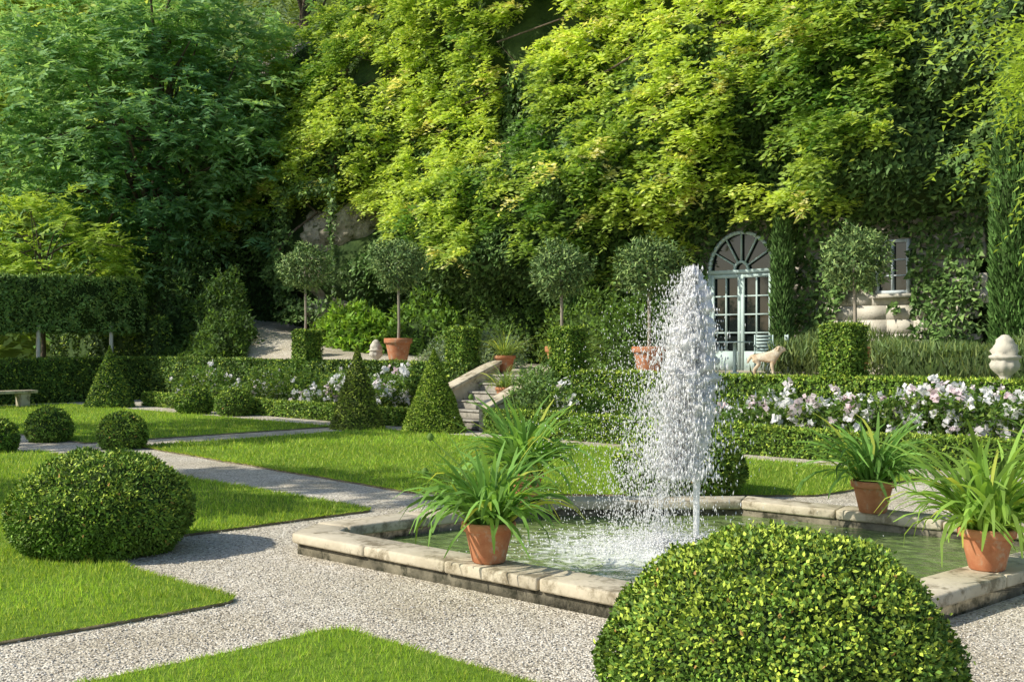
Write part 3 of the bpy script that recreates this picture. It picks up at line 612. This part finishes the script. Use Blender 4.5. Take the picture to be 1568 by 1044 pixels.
# ---------- trees
def tree(name,base,top,cc,rad,M,cols2,K=8,J=10,ln=.6,L=.16,W=.07,tr=.25,limbs=14,droop=.35,shell=.5,layer=.0):
    base=np.array(base,float);cc=np.array(cc,float);rad=np.array(rad,float); e=empty(name,base)
    u=unit(rng.normal(size=(M,3))); q=shell+(1-shell)*rng.random((M,1)); lum=1+.5*(vnoise(u*1.0,2.3,base[0])[:,None]-.5)
    P=cc+u*q*lum*rad
    if layer: P[:,2]=np.round(P[:,2]/layer)*layer+rng.normal(size=M)*.18*layer
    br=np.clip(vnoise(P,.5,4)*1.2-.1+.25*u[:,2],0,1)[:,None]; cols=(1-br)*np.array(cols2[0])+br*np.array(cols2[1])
    Nn=unit(u*np.array([1,1,.35])+UP*.15)
    leaves('crown_leaves',*pinnate(P,Nn,K,J,ln,L,W,cols,droop=droop,spread=.6,jit=.15*ln),LEAF,e)
    tp=np.array(top,float); parts=[]
    zz=np.linspace(0,1,8)[:,None]; pts=base*(1-zz)+tp*zz+np.c_[.15*np.sin(zz*5),.1*np.sin(zz*7),0*zz]
    parts.append(tube(pts,np.linspace(tr,tr*.25,8),10))
    for i in rng.choice(M,limbs,False):
        f=rng.uniform(.35,.95); a=base*(1-f)+tp*f; b_=P[i]; mid=(a+b_)/2+UP*.4
        parts.append(tube([a,(a+mid)/2+UP*.1,mid,(mid+b_)/2,b_],[tr*.35,tr*.28,tr*.2,tr*.13,.02],6))
    V,F=join(parts); mk('trunk_and_limbs',V,F,BARK,None,True,e); return e
tree('acacia_tree',(-12.6,40,0),(-12.3,40,13),(-13.0,40,9.6),(5.6,4.0,6.2),780,((.14,.30,.13),(.36,.56,.24)),K=8,J=10,ln=.85,L=.27,W=.125,tr=.32,limbs=40,droop=.3,shell=.4,layer=1.05)
tree('young_robinia_tree',(-15.5,37,0),(-15.2,37,5),(-15.2,36.6,4.8),(3.4,2.0,1.9),110,((.22,.36,.06),(.48,.62,.12)),K=8,J=10,ln=.7,L=.22,W=.09,tr=.1,limbs=10,layer=.6)
tree('deodar_cedar',(-9.8,54,8),(-9.8,54,24),(-9.8,54,16.5),(4.2,3,7),200,((.12,.2,.13),(.26,.36,.24)),K=7,J=10,ln=1.3,L=.4,W=.11,tr=.3,limbs=20,droop=.5,layer=1.3)
tree('robinia_tree',(10.6,15.5,0),(10.2,15.5,7),(8.7,15.2,5.9),(2.8,2.4,2.0),105,((.28,.42,.06),(.52,.66,.12)),K=6,J=14,ln=.85,L=.13,W=.055,tr=.12,limbs=28,droop=.7)
tree('offscreen_shade_tree',(-18,19.5,0),(-18,19.5,10),(-18,19.5,9.2),(3.0,3.4,2.8),60,((.1,.2,.05),(.25,.4,.08)),K=8,J=8,ln=1.0,L=.4,W=.18,tr=.3,limbs=12,droop=.4)  # unseen tree added left of frame to throw dappled shade on the lawns
tree('offscreen_shade_tree',(-14.0,11.0,0),(-14.0,11.0,10),(-14.0,11.0,8.8),(2.4,1.6,1.6),30,((.1,.2,.05),(.25,.4,.08)),K=8,J=8,ln=1.0,L=.4,W=.18,tr=.2,limbs=8,droop=.4)  # second added off-frame tree, placed for its shadow on the lawn
wd=empty('woodland',(-20,60,0)); M=1400; x=rng.uniform(-36,4,M); z=rng.uniform(1,24,M); P=np.stack([x,60+.25*z-5*vnoise(np.stack([x,z,0*x],1),.22,4),z],1)
br=np.clip(vnoise(P,.25,9)*1.5-.2,0,1)[:,None]; cols=(1-br)*np.array([.26,.4,.08])+br*np.array([.66,.74,.26])
leaves('canopy',*pinnate(P,np.tile(unit(np.array([0,-1,.3])),(M,1)),6,6,1.3,.6,.34,cols,droop=.4,spread=.7,jit=.45),LEAF,wd)
uu,vv=np.meshgrid(np.linspace(-60,12,40),np.linspace(0,28,16)); P=np.stack([uu.ravel(),62+.25*vv.ravel(),vv.ravel()],1); P[:,1]-=3*vnoise(P,.2,1)
F=np.array([[j*40+i,j*40+i+1,(j+1)*40+i+1,(j+1)*40+i] for j in range(15) for i in range(39)]); mk('hillside',P,F,noisemat('wood_shade',(.12,.18,.03),(.28,.36,.08),.8),None,True,wd)
fp=[]
for i in range(28): fp.append(box(-21+i*.13,-21+i*.13+.1,9.6,9.63,11.9,12.9+.05*rng.random()))
fp.append(box(-21,-17.3,9.64,9.68,12.2,12.28)); fp.append(box(-21,-17.3,9.64,9.68,12.6,12.68))
V,F=join(fp); mk('wooden_fence',GW(V),F,WOOD)
# ---------- urns
UR=[(.001,0),(.17,0),(.17,.07),(.1,.09),(.075,.13),(.09,.17),(.15,.22),(.2,.28),(.215,.34),(.19,.39),(.2,.42),(.235,.44),(.235,.47),(.18,.49),(.2,.55),(.165,.63),(.13,.67),(.12,.72),(.05,.79),(.001,.8)]
def lump(th,z): return 1+.06*np.cos(9*th)[None]*((z<.4)&(z>.15))[:,None]+.13*np.sin(5*th[None]+z[:,None]*35)*(z[:,None]>.5)
for s,t,z,k in [(10.4,2.3,1.1,1.0),(-5.9,3.2,1.2,.8)]:
    p=G(s,t,0); V,F=lathe(UR,40,(0,0,0),lump); V=V*k+np.array([p[0],p[1],z]); mk('stone_urn',V,F,STONEW,None,True)
be=[box(-14.2,-13.75,-4.2,-2.2,.38,.46),box(-14.15,-13.8,-4.0,-3.75,0,.38),box(-14.15,-13.8,-2.65,-2.4,0,.38),box(-14.1,-13.85,-4.05,-3.7,.3,.379),box(-14.1,-13.85,-2.7,-2.35,.3,.379)]
V,F=join(be); bev(mk('stone_bench',GW(V),F,STONE),.012)
def chair(s,t,rot):
    ps=[]
    for x in (-.22,.18):
        ps.append(box(x,x+.03,-.22,-.19,0,.44)); ps.append(box(x,x+.03,.2,.23,0,.88))
    for i in range(6): ps.append(box(-.23,.22,-.22+i*.072,-.17+i*.072,.44,.46))
    for i in range(5): ps.append(box(-.19,.17,.205,.22,.52+i*.075,.57+i*.075))
    for x in (-.24,.2): ps.append(box(x,x+.04,-.2,.22,.63,.65))
    V,F=join(ps); c,s_=math.cos(rot),math.sin(rot); V=np.stack([V[:,0]*c-V[:,1]*s_,V[:,0]*s_+V[:,1]*c,V[:,2]],1)+np.array([s,t,1.06]); mk('garden_chair',GW(V),F,PAINT)
chair(3.35,6.9,.6); chair(3.9,6.5,-.9)
tb=[box(-.03+3.0,3.03,6.2,6.26,1.06,1.76)]; V1,F1=lathe([(.001,.7),(.4,.7),(.4,.73),(.001,.73)],24); V1=V1+np.array([3.0,6.23,1.06]); V2,F2=lathe([(.22,0),(.2,.02),(.03,.05)],16); V2=V2+np.array([3.0,6.23,1.06])
V,F=join(tb+[(V1,F1),(V2,F2)]); mk('garden_table',GW(V),F,PAINT)
# ---------- dog
def dog():
    v=[(-.24,0,.43,.11),(-.05,0,.42,.11),(.13,0,.42,.14),(.22,0,.53,.095),(.28,0,.62,.09),(.36,0,.60,.055),(.42,0,.585,.038),
       (-.32,0,.45,.04),(-.38,0,.38,.04),(-.42,0,.29,.025)]
    ed=[(0,1),(1,2),(2,3),(3,4),(4,5),(5,6),(0,7),(7,8),(8,9)]
    for sg in (-1,1):
        b=len(v); v+=[(-.23,.075*sg,.36,.08),(-.15,.085*sg,.27,.05),(-.27,.085*sg,.15,.032),(-.25,.085*sg,.035,.027),(-.21,.085*sg,.022,.028)]
        ed+=[(0,b),(b,b+1),(b+1,b+2),(b+2,b+3),(b+3,b+4)]
        b=len(v); v+=[(.14,.075*sg,.33,.07),(.11,.08*sg,.24,.042),(.14,.08*sg,.12,.03),(.135,.08*sg,.035,.027),(.17,.08*sg,.022,.028)]
        ed+=[(2,b),(b,b+1),(b+1,b+2),(b+2,b+3),(b+3,b+4)]
        b=len(v); v+=[(.26,.07*sg,.65,.03),(.24,.10*sg,.56,.034)]; ed+=[(4,b),(b,b+1)]
    me=bpy.data.meshes.new('body'); me.from_pydata([x[:3] for x in v],ed,[]); ob=bpy.data.objects.new('dog',me); bpy.context.collection.objects.link(ob)
    sk=ob.modifiers.new('skin','SKIN'); sk.use_smooth_shade=True
    for i,x in enumerate(v): me.skin_vertices[0].data[i].radius=(x[3],x[3])
    me.skin_vertices[0].data[0].use_root=True
    su=ob.modifiers.new('sub','SUBSURF'); su.levels=2; su.render_levels=2
    me.materials.append(noisemat('dog_fur',(.42,.27,.14),(.80,.73,.58),4.5,.9,.3,60))
    p=G(4.35,5.35,1.055); ob.location=p; ob.rotation_euler=(0,0,math.radians(-14)); ob.scale=(.95,.95,.95)
    V,F=lathe([(.001,-.014),(.012,-.008),(.015,0),(.012,.008),(.001,.014)],10); Vs=[]
    for q in ((.335,.055,.64),(.335,-.055,.64),(.448,0,.59)): Vs.append((V+np.array(q),F))
    V,F=join(Vs); m_,nt,b=mat('dog_dark',.3,.5); b.inputs['Base Color'].default_value=(.01,.01,.01,1)
    me2=bpy.data.meshes.new('eyes_nose'); me2.from_pydata(V.tolist(),[],F.tolist()); me2.materials.append(m_); o2=bpy.data.objects.new('eyes_nose',me2); bpy.context.collection.objects.link(o2); o2.parent=ob
dog()
gc.collect()
print('tris',TOT)
